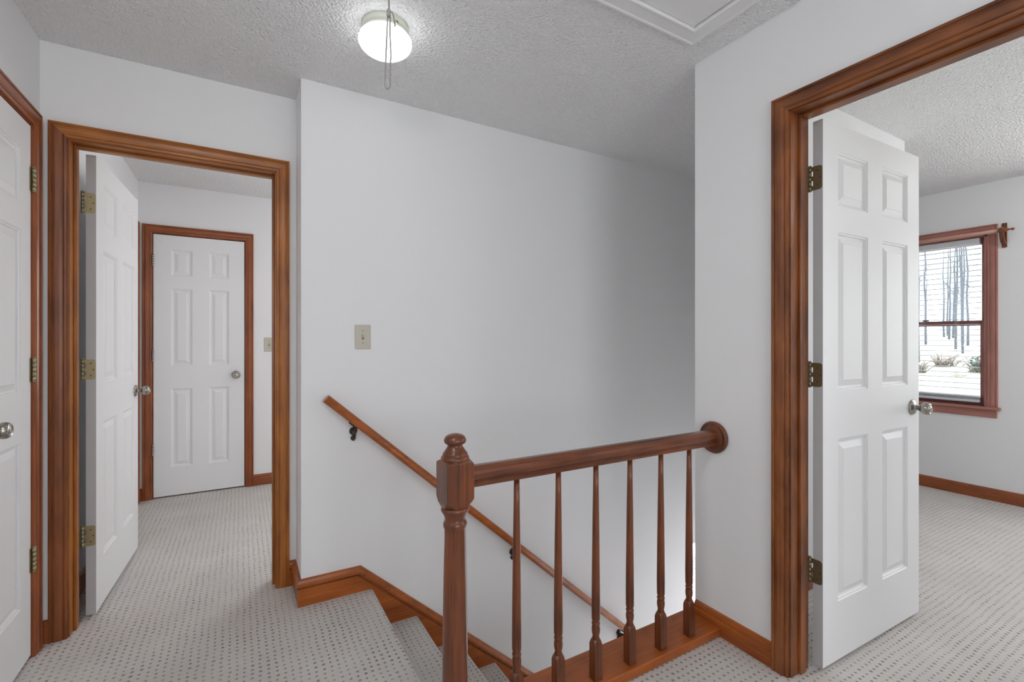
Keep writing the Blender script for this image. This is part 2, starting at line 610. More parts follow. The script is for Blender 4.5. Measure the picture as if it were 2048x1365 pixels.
w.box(1.35, 2.45, YF, YF + 0.12, 2.05, H)
w.box(FX0 - 0.2, FX1 + 0.2, YF + 0.4, YF + 0.45, 0, H)
w.box(FX0 - .25, FX0 - .2, YF + .12, YF + .45, 0, H)
w.box(FX1 + .2, FX1 + .25, YF + .12, YF + .45, 0, H)
structure('wall_far', w, M_WALL, 'white wall around the closed door in the left room', 'wall')
w = MB()
WY0, WY1, WZ0, WZ1 = 1.284, 2.094, 0.715, 2.052
w.box(XF, XF + 0.14, WY1, 4.6, 0, H)
w.box(XF, XF + 0.14, WY0, WY1, 0, WZ0 - 0.02)
w.box(XF, XF + 0.14, WY0, WY1, WZ1, H)
w.box(XF, XF + 0.14, 0.75, WY0, 0, H)
w.box(XF, XF + 0.14, -0.45, 0.75, 0, 0.7)
w.box(XF, XF + 0.14, -0.45, 0.75, 2.1, H)
w.box(XF, XF + 0.14, -2.4, -0.45, 0, H)
structure('wall_bedroom_far', w, M_WALL, 'white bedroom wall with the window and the curtain rod', 'wall')
w = MB()
w.box(XRB, 2.8, -2.5, -2.4, 0, H)
w.box(4.4, XF + 0.14, -2.5, -2.4, 0, H)
w.box(2.8, 4.4, -2.5, -2.4, 0, .7)
w.box(2.8, 4.4, -2.5, -2.4, 2.1, H)
w.box(XE + 0.1, XF + 0.14, 4.6, 4.7, 0, H)
structure('wall_bedroom_side', w, M_WALL, 'white side walls of the bedroom', 'wall')
# lower hall seen down the stairwell
w = MB()
w.box(-0.2, 4.75, YC - 0.115, YC, LOW, -0.28)
w.box(-0.3, -0.2, YC, 5.0, LOW, -0.28)
w.box(-0.2, 2.2, 5.0, 5.1, LOW, -0.28)
w.box(3.8, 4.75, 5.0, 5.1, LOW, -0.28)
w.box(2.2, 3.8, 5.0, 5.1, LOW, -2.1)
w.box(2.2, 3.8, 5.0, 5.1, -0.9, -0.28)
LWX, LWY0, LWY1, LWZ0, LWZ1 = 4.65, 3.15, 4.15, -2.0, -0.62
w.box(LWX, LWX + 0.12, YC, LWY0, LOW, -0.28)
w.box(LWX, LWX + 0.12, LWY1, 5.0, LOW, -0.28)
w.box(LWX, LWX + 0.12, LWY0, LWY1, LOW, LWZ0)
w.box(LWX, LWX + 0.12, LWY0, LWY1, LWZ1, -0.28)
structure('wall_lower', w, M_WALL, 'white walls of the lower hall at the foot of the stairs', 'wall')
w = MB()
w.box(-0.3, 4.8, YC - 0.1, 5.1, LOW - 0.1, LOW)
structure('floor_lower', w, M_CARPET, 'carpeted floor at the foot of the stairs', 'carpet')
w = MB()
w.box(XE + 0.1, 4.8, YC, 5.1, -0.30, -0.281)
w.box(-0.3, XE + 0.1, YLB, 5.1, -0.30, -0.281)
structure('ceiling_lower', w, M_CEIL, 'ceiling of the lower hall', 'ceiling')


# ------------------------------------------------------------------ doorways
CAS = [(0, 0), (0, .017), (.006, .018), (.0085, .0165), (.010, .0135), (.0125, .0135), (.0145, .0160), (.022, .0168),
       (.034, .0155), (.0430, .0128), (.0445, .0105), (.0465, .0108), (.0485, .0125), (.0545, .0118), (.058, .009), (.058, 0)]


def doorway(name, F, a0, a1, top, wk, T, along, label, stop=(-.080, -.046), w=.058, reveal=.005, hinges=None, first_leg=None):
    """Casing, jamb and stop round an opening. F(a, n, z) maps along-wall, out-of-wall, height to the world."""
    root = empty(name, F((a0 + a1) / 2, 0, 0))
    inv = Vector(root.location)
    def G(a, n, z):
        return tuple(Vector(F(a, n, z)) - inv)
    mats = [W[wk, 'Z'], W[wk, along]]
    m = MB()
    o0, o1, ot = a0 - reveal - w, a1 + reveal + w, top + reveal + w
    def leg(pts_a, pts_b, mi):
        k = len(CAS)
        m.add(pts_a + pts_b, [(i, i + 1, k + i + 1, k + i) for i in range(k - 1)], mi)
        m.add(pts_a, [tuple(range(k))], mi)
    L0 = [G(o0 + u, t, 0) for u, t in CAS]
    L1 = [G(o0 + u, t, ot - u) for u, t in CAS]
    R1 = [G(o1 - u, t, ot - u) for u, t in CAS]
    R0 = [G(o1 - u, t, 0) for u, t in CAS]
    leg(L0, L1, 2)
    leg(L1, R1, 1)
    leg(R1, R0, 0)
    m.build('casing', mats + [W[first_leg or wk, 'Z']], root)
    j = MB()
    j.box(a0 - .019, a0, -T, 0, 0, top, 0, G)
    j.box(a1, a1 + .019, -T, 0, 0, top, 0, G)
    j.box(a0 - .019, a1 + .019, -T, 0, top, top + .019, 1, G)
    j.build('jamb', mats, root)
    s = MB()
    s.rbox(a0, a0 + .011, stop[0], stop[1], 0, top, .002, 0, G)
    s.rbox(a1 - .011, a1, stop[0], stop[1], 0, top, .002, 0, G)
    s.rbox(a0 + .011, a1 - .011, stop[0], stop[1], top - .011, top, .002, 1, G)
    s.build('stop', mats, root)
    if hinges:
        for zc in hinges:
            p = MB()
            p.rbox(a0, a0 + .002, -T, -T + .031, zc - .0445, zc + .0445, .0009, 0, G)
            p.build('hinge_plate', M_BRONZE, root)
    tag(root, label, 'door frame', kind='structure')
    return root


# --- doors
def door_leaf(width, height, cols, rows, y0, th=.035, x0=.003):
    """Moulded panel door. x from the hinge edge, y0..y0+th through its thickness."""
    m = MB()
    xs = [0] + [v for c_ in cols for v in c_] + [width]
    zs = [0] + [v for r_ in rows for v in r_] + [height]
    rings = [(0, 0), (.003, .0035), (.0075, .0045), (.0105, .0090), (.0155, .0110), (.019, .0110), (.040, .0042), (.0415, .0026)]
    for face in (0, 1):
        yy = y0 if face == 0 else y0 + th
        sg = 1 if face == 0 else -1
        for i in range(len(xs) - 1):
            for k in range(len(zs) - 1):
                a, b, c_, d = xs[i], xs[i + 1], zs[k], zs[k + 1]
                if i % 2 == 1 and k % 2 == 1:
                    prev = None
                    for o_, dp in rings:
                        q = [(x0 + a + o_, yy + sg * dp, c_ + o_), (x0 + b - o_, yy + sg * dp, c_ + o_),
                             (x0 + b - o_, yy + sg * dp, d - o_), (x0 + a + o_, yy + sg * dp, d - o_)]
                        if prev:
                            m.add(prev + q, [(e, (e + 1) % 4, 4 + (e + 1) % 4, 4 + e) for e in range(4)])
                        prev = q
                    m.add(prev, [(0, 1, 2, 3)])
                else:
                    m.add([(x0 + a, yy, c_), (x0 + b, yy, c_), (x0 + b, yy, d), (x0 + a, yy, d)], [(0, 1, 2, 3)])
    y1 = y0 + th
    for k in range(len(zs) - 1):
        for xx in (x0, x0 + width):
            m.add([(xx, y0, zs[k]), (xx, y1, zs[k]), (xx, y1, zs[k + 1]), (xx, y0, zs[k + 1])], [(0, 1, 2, 3)], 1)
    for i in range(len(xs) - 1):
        for zz in (0, height):
            m.add([(x0 + xs[i], y0, zz), (x0 + xs[i + 1], y0, zz), (x0 + xs[i + 1], y1, zz), (x0 + xs[i], y1, zz)], [(0, 1, 2, 3)])
    return m


ROWS = ((.220, .835), (1.015, 1.620), (1.720, 1.925))


def knob(root, x, z, y0, th, mat, sides=(0, 1)):
    for sd in sides:
        yy, sg = (y0, -1) if sd == 0 else (y0 + th, 1)
        k = MB()
        k.lathe([(.0, .026), (.0115, .026), (.013, .029), (.019, .033), (.0245, .040), (.0268, .048), (.026, .056), (.0225, .063),
                 (.0195, .0655), (.0185, .064), (.0120, .0640), (.0112, .0655), (.008, .0660), (.0, .0660)],
                (x, yy, z), 28, (0, sg, 0))
        ko = k.build('knob', mat, root)
        r = MB()
        r.lathe([(.0, -.0005), (.033, -.0005), (.033, .003), (.030, .0065), (.021, .0085), (.0125, .0100), (.0105, .014), (.0105, .022),
                 (.0125, .024), (.0125, .027), (.0, .027)], (x, yy, z), 28, (0, sg, 0))
        r.build('rosette', mat, ko)


def hinge(root, zc, mat, plate=None, pin=(0, 0)):
    h = MB()
    px_, py_ = pin
    z0 = zc - .0445
    for i in range(5):
        h.lathe([(.0062, .0004), (.0062, .0174)], (px_, py_, z0 + i * .0178), 14)
    h.lathe([(.0048, 0), (.0048, .089)], (px_, py_, z0), 10)
    h.lathe([(.0045, 0), (.0068, .0015), (.0068, .003), (.003, .006)], (px_, py_, z0 + .089), 14)
    h.lathe([(.003, -.004), (.0064, -.002), (.0064, 0)], (px_, py_, z0), 14)
    ho = h.build('hinge', mat, root)
    if plate:
        (xa, ya, yb) = plate      # plate lying in the plane x = xa, from ya (knuckle) to yb
        p = MB()
        n, rr = 6, .011
        sgn = 1 if yb > ya else -1
        pts = [(ya, z0), (ya, z0 + .089)]
        for e in range(n + 1):
            t = PI / 2 * e / n
            pts.append((yb - sgn * rr + sgn * rr * math.sin(t), z0 + .089 - rr + rr * math.cos(t)))
        for e in range(n + 1):
            t = PI / 2 * e / n
            pts.append((yb - sgn * rr + sgn * rr * math.cos(t), z0 + rr - rr * math.sin(t)))
        V = [(xa - .0018, a, b) for a, b in pts] + [(xa + .0006, a, b) for a, b in pts]
        k = len(pts)
        p.add(V, [tuple(range(k)), tuple(range(k, 2 * k))] + [(i, (i + 1) % k, k + (i + 1) % k, k + i) for i in range(k)])
        # knuckle straps, leaving slots open between them
        for za, zb in ((.0004, .0174), (.036, .053), (.0716, .0886)):
            p.box(xa - .0018, xa + .0004, min(py_, ya), max(py_, ya), z0 + za, z0 + zb)
        for yy, zz in ((.5, .018), (.78, .0445), (.5, .071)):
            p.lathe([(.0034, 0), (.003, .0009)], (xa - .0018, ya + (yb - ya) * yy, z0 + zz), 12, (-1, 0, 0), 1)
        p.build('leaf_plate', [mat, M_SCREW], ho)
    return ho


# bedroom door, hinged on the far jamb and swung into the bedroom
def F_right(a, n, z):           # a grows away from the hinge jamb
    return (XR - n, DY1 - a, z)


HZ = (.365, 1.098, 1.832)
doorway('trim_1', F_right, 0, DY1 - DY0, DZ, 'brown', XRB - XR, 'Y',
        'dark brown stained wood casing and jamb around the bedroom doorway', hinges=HZ)
d4 = empty('door_1', (XRB + .010, DY1, .018), R(-1.6))
C30 = ((.103, .322), (.437, .656))
door_leaf(.760, 2.026, C30, ROWS, -.045).build('leaf', [M_WHITE, M_EDGE], d4)
knob(d4, .700, .915, -.045, .035, M_NICKEL)
for z in HZ:
    hinge(d4, z - .018, M_BRONZE, plate=(.003, -.011, -.043))
tag(d4, 'white six-panel door standing open into the bedroom, bronze hinges towards the landing', 'door', kind='structure')

# door of the left room, hinged on its left jamb and swung inwards
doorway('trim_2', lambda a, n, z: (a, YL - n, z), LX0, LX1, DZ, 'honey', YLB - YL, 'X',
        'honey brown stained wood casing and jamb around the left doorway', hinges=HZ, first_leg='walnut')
d2 = empty('door_2', (LX0 + .012, YLB + .010, .018), R(90 - 2.6))
door_leaf(.750, 2.026, C30, ROWS, -.045).build('leaf', [M_WHITE, M_EDGE], d2)
knob(d2, .690, .920, -.045, .035, M_NICKEL)
for z in HZ:
    hinge(d2, z - .018, M_BRASS, plate=(.003, -.011, -.043))
tag(d2, 'white six-panel door standing open into the left room, seen at a sharp angle', 'door', kind='structure')

# closed door in the far wall of the left room
doorway('trim_3', lambda a, n, z: (a, YF - n, z), FX0, FX1, DZ, 'rust', .12, 'X',
        'reddish brown wood casing around the closed door in the left room', stop=(-.060, -.040))
d3 = empty('door_3', (FX0 + .001, YF - .006, .012))
door_leaf(.608, 2.036, ((.110, .248), (.360, .498)), ROWS, .004).build('leaf', [M_WHITE, M_EDGE], d3)
knob(d3, .552, .930, .004, .035, M_NICKEL)
for z in HZ:
    hinge(d3, z, M_NICKEL, pin=(0, -.004))
tag(d3, 'closed white six-panel door in the far wall of the left room', 'door', kind='structure')

# narrow closet door at the left edge
def F_closet(a, n, z):          # a grows away from the hinge jamb
    return (XC + n, CY1 - a, z)


doorway('trim_4', F_closet, 0, CY1 - CY0, CZ, 'rust', .10, 'Y',
        'reddish brown wood casing around the narrow closet door at the left edge', stop=(-.060, -.040))
d1 = empty('door_4', (XC + .006, CY1 - .001, .015), R(-90))
door_leaf(.456, 2.036, ((.095, .362),), ROWS, -.040).build('leaf', [M_WHITE, M_EDGE], d1)
knob(d1, .398, .925, -.040, .035, M_NICKEL)
for z in HZ:
    h_ = hinge(d1, z, M_BRASS, pin=(0, .004))
    p = MB()
    p.box(.0, .016, -.0046, -.0032, z - .0445, z + .0445)
    p.box(-.012, .0, .0035, .0050, z - .0445, z + .0445)
    p.build('leaf_plate', M_BRASS, h_)
tag(d1, 'closed narrow white panel door at the left edge, brass hinges and a round knob', 'door', kind='structure')

# casing of a further doorway in the side wall of the left room, seen edge on beside the open door
doorway('trim_5', lambda a, n, z: (XCR + n, a, z), 3.66, 4.407, DZ, 'rust', .05, 'Y',
        'reddish brown casing edge just left of the closed door in the left room', stop=(-.045, -.030))
p = MB()
p.box(XCR - .02, XCR + .001, 3.67, 4.397, 0.01, DZ)
structure('door_5', p, M_WHITE, 'white door slab in the side wall of the left room, behind the open door', 'door')

# ------------------------------------------------------------------ baseboards
BB = [(0, 0), (.013, 0), (.013, .060), (.0115, .064), (.0115, .078), (.008, .088), (.004, .092), (0, .093)]
UP = (0, 0, 1)
m = MB()
m.sweep([(XR, YC - .005, 0), (XR, DY1 + .063, 0)], BB, [((-1, 0, 0), UP)])
m.sweep([(XR, DY0 - .063, 0), (XR, -2.4, 0)], BB, [((-1, 0, 0), UP)])
structure('baseboard_right', m, W['cherry', 'Y'], 'brown wood baseboard between the balustrade plank and the bedroom doorway', 'baseboard')
m = MB()
m.sweep([(XF, -2.4, 0), (XF, 4.6, 0)], BB, [((-1, 0, 0), UP)])
m.sweep([(XRB, YN, 0), (XE + .1, YN, 0), (XE + .1, 4.6, 0)], BB, [((0, -1, 0), UP), ((1, 0, 0), UP)])
structure('baseboard_bedroom', m, W['rust', 'Y'], 'reddish brown wood baseboard along the bedroom walls', 'baseboard')
m = MB()
m.sweep([(FX1 + .063, YF, 0), (XE, YF, 0)], BB, [((0, -1, 0), UP)])
m.sweep([(XCR, YF, 0), (FX0 - .063, YF, 0)], BB, [((0, -1, 0), UP)])
m.sweep([(XCR, YLB, 0), (XCR, 3.597, 0)], BB, [((1, 0, 0), UP)])
m.sweep([(XCR, 4.470, 0), (XCR, YF, 0)], BB, [((1, 0, 0), UP)])
m.sweep([(LX1 + .02, YLB, 0), (XE, YLB, 0)], BB, [((0, 1, 0), UP)])
structure('baseboard_far', m, W['rust', 'X'], 'reddish brown wood baseboard along the walls of the left room', 'baseboard')
m = MB()
m.sweep([(XC, CY1 + .063, 0), (XC, YL, 0), (LX0 - .063, YL, 0)], BB, [((1, 0, 0), UP), ((0, -1, 0), UP)])
structure('baseboard_left', m, W['rust', 'Z'], 'short dark wood baseboard in the corner between the two left door casings', 'baseboard')

# --- stair skirt board with its cap moulding
SL = .882
LENF = math.hypot(1, SL)
ds = Vector((1, 0, -SL)) / LENF
us = Vector((SL, 0, 1)) / LENF
KX, KZ = .497, .120             # knee of the cap
m = MB()
t = .016
XS_END = 2.95
poly = [(XB - t, 0), (XB - t, .081), (KX - .006, .081), (XS_END, .081 - SL * (XS_END - KX + .006)), (XS_END, .081 - SL * (XS_END - KX) - .42), (.54, -.30), (.54, 0)]
k = len(poly)
m.add([(x, YS, z) for x, z in poly] + [(x, YS - t, z) for x, z in poly],
      [tuple(range(k)), tuple(range(k, 2 * k))] + [(i, (i + 1) % k, k + (i + 1) % k, k + i) for i in range(k)], 0)
m.box(XB - t, XB - .0002, YS + .0005, YL, 0, .081, 1)
m.box(LX1 + .063, XB - t, YL - t, YL, 0, .081, 0)
CAP = [(0, -.010), (.0085, -.010), (.0085, .002), (.021, .003), (.023, .005), (.024, .010), (.0235, .015), (.018, .018), (.016, .022), (.013, .029), (.007, .034), (0, .035)]
cz = .087
path = [(LX1 + .063, YL, cz), (XB, YL, cz), (XB, YS, cz), (KX, YS, cz), (XS_END, YS, cz - SL * (XS_END - KX))]
m.sweep(path, CAP, [((0, -1, 0), UP), ((-1, 0, 0), UP), ((0, -1, 0), UP), ((0, -1, 0), us)], mis=[0, 1, 0, 0])
structure('trim_6', m, [W['cherry', 'X'], W['cherry', 'Y']], 'honey brown skirt board with cap moulding running down the stair wall', 'stair skirting')

# ------------------------------------------------------------------ stairs
st = empty('staircase', (.565, 1.9, 0))
RUN, RISE = .229, .200
Y0S, Y1S = YC + .040, YS - t - .0005


def step_mesh(k):
    """Carpeted tread with a rolled nosing and the riser below it, in place."""
    s = MB()
    xn = .568 + RUN * k
    z = -RISE * k
    r = .016
    prof = [(xn - RUN - .03, z), (xn - r, z)]
    for e in range(1, 9):
        a = PI / 2 - PI * e / 8 * .92
        prof.append((xn - r + r * math.cos(a), z - r + r * math.sin(a)))
    prof += [(xn - .026, z - 2 * r - .010), (xn - .026, z - RISE - .02), (xn - RUN - .03, z - RISE - .02)]
    if k == 0:
        prof = prof[1:]
        prof[0] = (.53, z)
        prof[-1] = (.53, z - RISE - .02)
    n = len(prof)
    s.add([(x, Y0S, zz) for x, zz in prof] + [(x, Y1S, zz) for x, zz in prof],
          [tuple(range(n)), tuple(range(n, 2 * n))] + [(i, (i + 1) % n, n + (i + 1) % n, n + i) for i in range(n)])
    return s


for k in range(12):
    so = step_mesh(k).build('step' if k else 'nosing', M_CARPET, None)
    so.parent = st
    so.matrix_parent_inverse = Matrix.Translation(-Vector(st.location))
tag(st, 'carpeted staircase descending along the white wall behind the balustrade', 'stairs')

# ------------------------------------------------------------------ balustrade
YB = 1.278
bal = empty('balustrade', (.548, YB, 0))
def BL(mb, name, mats, parent=None):
    o = mb.build(name, mats, parent or bal, origin=None)
    if parent is None:
        o.matrix_parent_inverse = Matrix.Translation(-Vector(bal.location))
    return o
# plank over the floor edge
m = MB()
m.rbox(.505, XR - .0005, 1.243, 1.412, 0.0, .036, .004)
BL(m, 'base_plank', W['cherry', 'X'])
m = MB()
m.box(.60, XR, YC + .001, YC + .014, -.28, -.001)
BL(m, 'fascia', W['honey', 'X'])
# handrail
half = [(0, 0), (.0215, 0), (.0215, .007), (.0185, .011), (.0190, .016), (.0265, .022), (.0300, .030), (.0300, .040), (.0270, .049), (.0200, .056), (.0100, .0595)]
prof = half + [(0, .060)] + [(-a, b) for a, b in half[:0:-1]]
m = MB()
ZR = .791
m.sweep([(.585, YB, ZR), (XR - .018, YB, ZR)], prof, [((0, -1, 0), UP)])
for i in range(len(m.s)):
    m.s[i] = False
BL(m, 'handrail', W['dark', 'X'])
m = MB()
m.lathe([(0, 0), (.062, 0), (.066, .003), (.067, .009), (.064, .015), (.058, .018), (.053, .0165), (.049, .0165), (.046, .019), (.0, .0195)], (XR, YB, .819), 48, (-1, 0, 0))
BL(m, 'rosette', W['dark', 'Z'])
# newel post
nx, ny, s = .547, YB, .0425
m = MB()
def frus(z0, h0, z1, h1, c0=0, c1=0):
    """Square loft with corner chamfers c0, c1."""
    def ring(z, h, c):
        return [(nx + x * h + dx, ny + y * h + dy, z) for x, y, dx, dy in
                ((-1, -1, c, 0), (1, -1, -c, 0), (1, -1, 0, c), (1, 1, 0, -c), (1, 1, -c, 0), (-1, 1, c, 0), (-1, 1, 0, -c), (-1, -1, 0, c))]
    m.add(ring(z0, h0, c0) + ring(z1, h1, c1), [(i, (i + 1) % 8, 8 + (i + 1) % 8, 8 + i) for i in range(8)] +
          [tuple(range(8)), tuple(range(8, 16))])
frus(.741, s - .003, .752, s, .024, .014)
frus(.752, s, .766, s, .014, .0008)
frus(.766, s, .862, s, .0008, .0008)
frus(.862, s, .868, s, .0008, .004)
frus(.868, s, .877, s - .004, .004, .022)
nb = BL(m, 'newel_post', W['dark', 'Z'])
def sub(mb, name, mat):
    return mb.build(name, mat, nb)
m = MB()
m.lathe([(0, .868), (.036, .868), (.0365, .870), (.0405, .873), (.0420, .879), (.0410, .885), (.0372, .888), (.0364, .8885), (.0372, .891), (.0367, .8945), (.0335, .899), (.0275, .907), (.0235, .913),
         (.0216, .918), (.0216, .9205), (.0265, .9222), (.0310, .9255), (.0330, .931), (.0328, .934), (.0310, .939), (.0270, .945), (.0200, .9495), (.0100, .952), (0, .9525)], (nx, ny, 0), 40)
sub(m, 'finial', W['dark', 'Z'])
m = MB()
m.lathe([(0, .150), (.038, .150), (.0385, .170), (.0380, .22), (.0365, .36), (.0345, .50), (.0325, .60), (.0315, .655), (.0315, .672), (.0325, .676), (.0345, .680), (.0353, .686),
         (.0343, .692), (.0315, .697), (.0298, .699), (.0306, .706), (.0332, .715), (.0370, .721), (.0370, .7235), (.0405, .7255), (.0420, .731), (.0405, .7365), (.036, .740), (0, .742)], (nx, ny, 0), 40)
sub(m, 'turned_shaft', W['dark', 'Z'])
m = MB()
m.rbox(nx - s, nx + s, ny - s, ny + s, 0.0, .150, .003)
sub(m, 'post_base', W['dark', 'Z'])
# balusters
def baluster_mesh():
    b = MB()
    h = .0163
    prof = [(0, .176), (.0145, .178), (.0118, .184), (.0118, .190), (.0142, .200), (.0150, .212), (.0136, .222), (.0126, .226), (.0146, .229), (.0150, .233), (.0130, .236),
            (.0126, .239), (.0150, .248), (.0152, .30), (.0142, .42), (.0122, .58), (.0102, .70), (.0090, .792), (0, .793)]
    b.lathe(prof, (0, 0, 0), 24)
    def ring(z, hh, cc):
        return [(x * hh + dx, y * hh + dy, z) for x, y, dx, dy in
                ((-1, -1, cc, 0), (1, -1, -cc, 0), (1, -1, 0, cc), (1, 1, 0, -cc), (1, 1, -cc, 0), (-1, 1, cc, 0), (-1, 1, 0, -cc), (-1, -1, 0, cc))]
    rs = [ring(.036, h, .0006), ring(.158, h, .0006), ring(.170, h - .001, .004), ring(.180, h - .004, .009)]
    for a, c_ in zip(rs, rs[1:]):
        b.add(a + c_, [(i, (i + 1) % 8, 8 + (i + 1) % 8, 8 + i) for i in range(8)])
    b.add(rs[0], [tuple(range(8))])
    b.add(rs[-1], [tuple(range(8))])
    return b
b0 = baluster_mesh().build('baluster', W['dark', 'Z'], bal)
for i in range(6):
    b_ = b0 if i == 0 else b0.copy()
    if i:
        COL.objects.link(b_)
        b_.parent = bal
    b_.location = (.758 + .162 * i - .548, 0, 0)
tag(bal, 'dark stained wood balustrade with turned newel post and six thin balusters above the stairs', 'balustrade')

# ------------------------------------------------------------------ wall handrail
hr = empty('stair_handrail', (.337, YS, .9))
def hadd(mb, name, mat, parent=None):
    o = mb.build(name, mat, parent or hr)
    if parent is None:
        o.matrix_parent_inverse = Matrix.Translation(-Vector(hr.location))
    return o
YH = YS - .062
def rail_z(x):
    return .957 - SL * (x - .340)
m = MB()
rp = [(.021 * math.sin(2 * PI * k / 20), .021 * math.cos(2 * PI * k / 20)) for k in range(20)]
rp = [(a, max(b, -.018)) for a, b in rp]
m.sweep([(.340, YH, rail_z(.340)), (2.24, YH, rail_z(2.24))], rp, [((0, -1, 0), us)])
for i in range(len(m.s) - 2):
    m.s[i] = True
hadd(m, 'rail', W['cherry', 'X'])
for bx in (.475, 1.370, 2.195):
    z = rail_z(bx)
    b = MB()
    zb = z - .075
    b.lathe([(0, 0), (.019, 0), (.019, .003), (.013, .007), (.008, .010), (0, .010)], (bx, YS, zb + .022), 20, (0, -1, 0))
    b.lathe([(.013, 0), (.011, .006), (.007, .008)], (bx, YS, zb - .012), 16, (0, -1, 0))
    b.tube([(bx, YS - .004, zb - .022), (bx, YS - .014, zb - .002), (bx, YS - .024, zb + .018), (bx, YS - .040, zb + .024), (bx, YH + .006, zb + .030), (bx, YH, zb + .046), (bx, YH, z - .017)],
           [.006, .0095, .0105, .008, .0072, .0070, .0070], 10)
    for sgn in (-1, 1):
        q = Vector((bx, YH, z)) + ds * sgn * .024 - us * .0185
        b.tube([Vector((bx, YH, z)) - us * .0185, q], [.006, .0055], 8)
    hadd(b, 'bracket', M_IRON)
tag(hr, 'round brown wooden handrail on iron brackets sloping down the stair wall', 'handrail')

# ------------------------------------------------------------------ light switches
def switch(loc, label):
    r = empty('light_switch', loc)
    m = MB()
    m.rbox(-.038, .038, -.006, 0, -.060, .060, .003)
    for z in (-.030, .030):
        m.lathe([(.0032, 0), (.0028, .0008)], (0, -.006, z), 10, (0, -1, 0), 1)
    m.build('plate', [M_IVORY, M_IVORYD], r)
    m = MB()
    m.rbox(-.0055, .0055, -.0072, -.0055, -.0125, .0125, .0006, 1)
    m.add([(-.0042, -.0066, -.004), (.0042, -.0066, -.004), (.0042, -.0066, .009), (-.0042, -.0066, .009),
           (-.0036, -.0160, .007), (.0036, -.0160, .007), (.0036, -.0140, .0135), (-.0036, -.0140, .0135)],
          [(0, 1, 2, 3), (4, 5, 6, 7), (0, 1, 5, 4), (1, 2, 6, 5), (2, 3, 7, 6), (3, 0, 4, 7)])
    m.build('toggle', [M_IVORY, M_IVORYD], r)
    return tag(r, label, 'light switch')
switch((.520, YS, 1.243), 'ivory toggle light switch on the white stair wall above the handrail')
switch((.212, YF, 1.190), 'ivory light switch on the far wall of the left room, beside the closed door')

# ------------------------------------------------------------------ ceiling light
def ceiling_lamp(x, y, label, glass, size=1.0):
    r = empty('ceiling_light', (x, y, H))
    r.scale = (size, size, size)
    m = MB()
    m.lathe([(.0, 0), (.0875, 0), (.0885, -.004), (.0885, -.017), (.0850, -.020), (.0850, -.024), (.0870, -.027), (.0870, -.040), (.084, -.043), (.066, -.044), (0, -.044)], (0, 0, 0), 48)
    b = m.build('fixture_base', M_FIXT, r)
    for a in (40, 160, 280):
        s_ = MB()
        s_.lathe([(.0, 0), (.003, 0), (.003, .008), (.0058, .009), (.0058, .014), (0, .015)], (.085 * math.cos(R(a)), .085 * math.sin(R(a)), -.033), 12, (math.cos(R(a)), math.sin(R(a)), 0))
        s_.build('thumb_screw', M_BRASS, b)
    g = MB()
    pr = [(.070, -.034), (.078, -.036)]
    for e in range(13):
        a = R(30) - R(120) * e / 12
        pr.append((max(.0005, .1003 * math.cos(a)), -.062 + .050 * math.sin(a)))
    g.lathe(pr, (0, 0, 0), 48)
    g.build('glass_globe', glass, r)
    return tag(r, label, 'ceiling light')
ceiling_lamp(.484, 1.810, 'lit white mushroom glass ceiling light on a cream base over the landing', M_GLOBE)
ceiling_lamp(1.15, 3.55, 'added fill lamp, an unseen mushroom glass ceiling light inside the left room', M_FILL_GLOBE_ROOM, 1.3)  # unseen lamp added to brighten the left room
ceiling_lamp(-0.35, 0.30, 'added fill lamp, an unseen mushroom glass ceiling light at the back of the landing', M_FILL_GLOBE_HALL, 1.3)  # unseen lamp added to lift the dim end of the stair wall
ceiling_lamp(4.15, 0.05, 'added fill lamp, an unseen mushroom glass ceiling light in the bedroom', M_FILL_GLOBE_BED, 1.5)  # unseen lamp added to light the far bedroom wall

# ------------------------------------------------------------------ attic hatch and its pull cord
ht = empty('attic_hatch', (HX1, HY1, H))
o3 = Vector(ht.location)
m = MB()
TP = [(0, 0), (0, -.010), (.006, -.014), (.013, -.014), (.017, -.011), (.060, -.013), (.066, -.016), (.073, -.016), (.075, -.012), (.075, 0)]
ox0, ox1, oy0, oy1 = HX0 - .075, HX1 + .075, HY0 - .075, HY1 + .075
def ringp(u, zz):
    return [(ox0 + u - o3.x, oy0 + u - o3.y, zz), (ox1 - u - o3.x, oy0 + u - o3.y, zz), (ox1 - u - o3.x, oy1 - u - o3.y, zz), (ox0 + u - o3.x, oy1 - u - o3.y, zz)]
for (u0, z0_), (u1, z1_) in zip(TP, TP[1:]):
    m.add(ringp(u0, z0_) + ringp(u1, z1_), [(e, (e + 1) % 4, 4 + (e + 1) % 4, 4 + e) for e in range(4)])
m.build('casing', M_TRIMW, ht)
m = MB()
m.box(HX0 + .003 - o3.x, HX1 - .007 - o3.x, HY0 + .003 - o3.y, HY1 - .002 - o3.y, -.004, .012)
m.build('hatch_panel', M_TRIMW, ht)
m = MB()
m.box(HX0 - .02 - o3.x, HX1 + .02 - o3.x, HY0 - .02 - o3.y, HY1 + .02 - o3.y, .125, .14)
m.build('attic_dark_sheet', M_GAP, ht)  # black sheet over the opening stands in for the unlit attic
tag(ht, 'white attic hatch with moulded casing in the ceiling near the bedroom doorway', 'attic hatch')

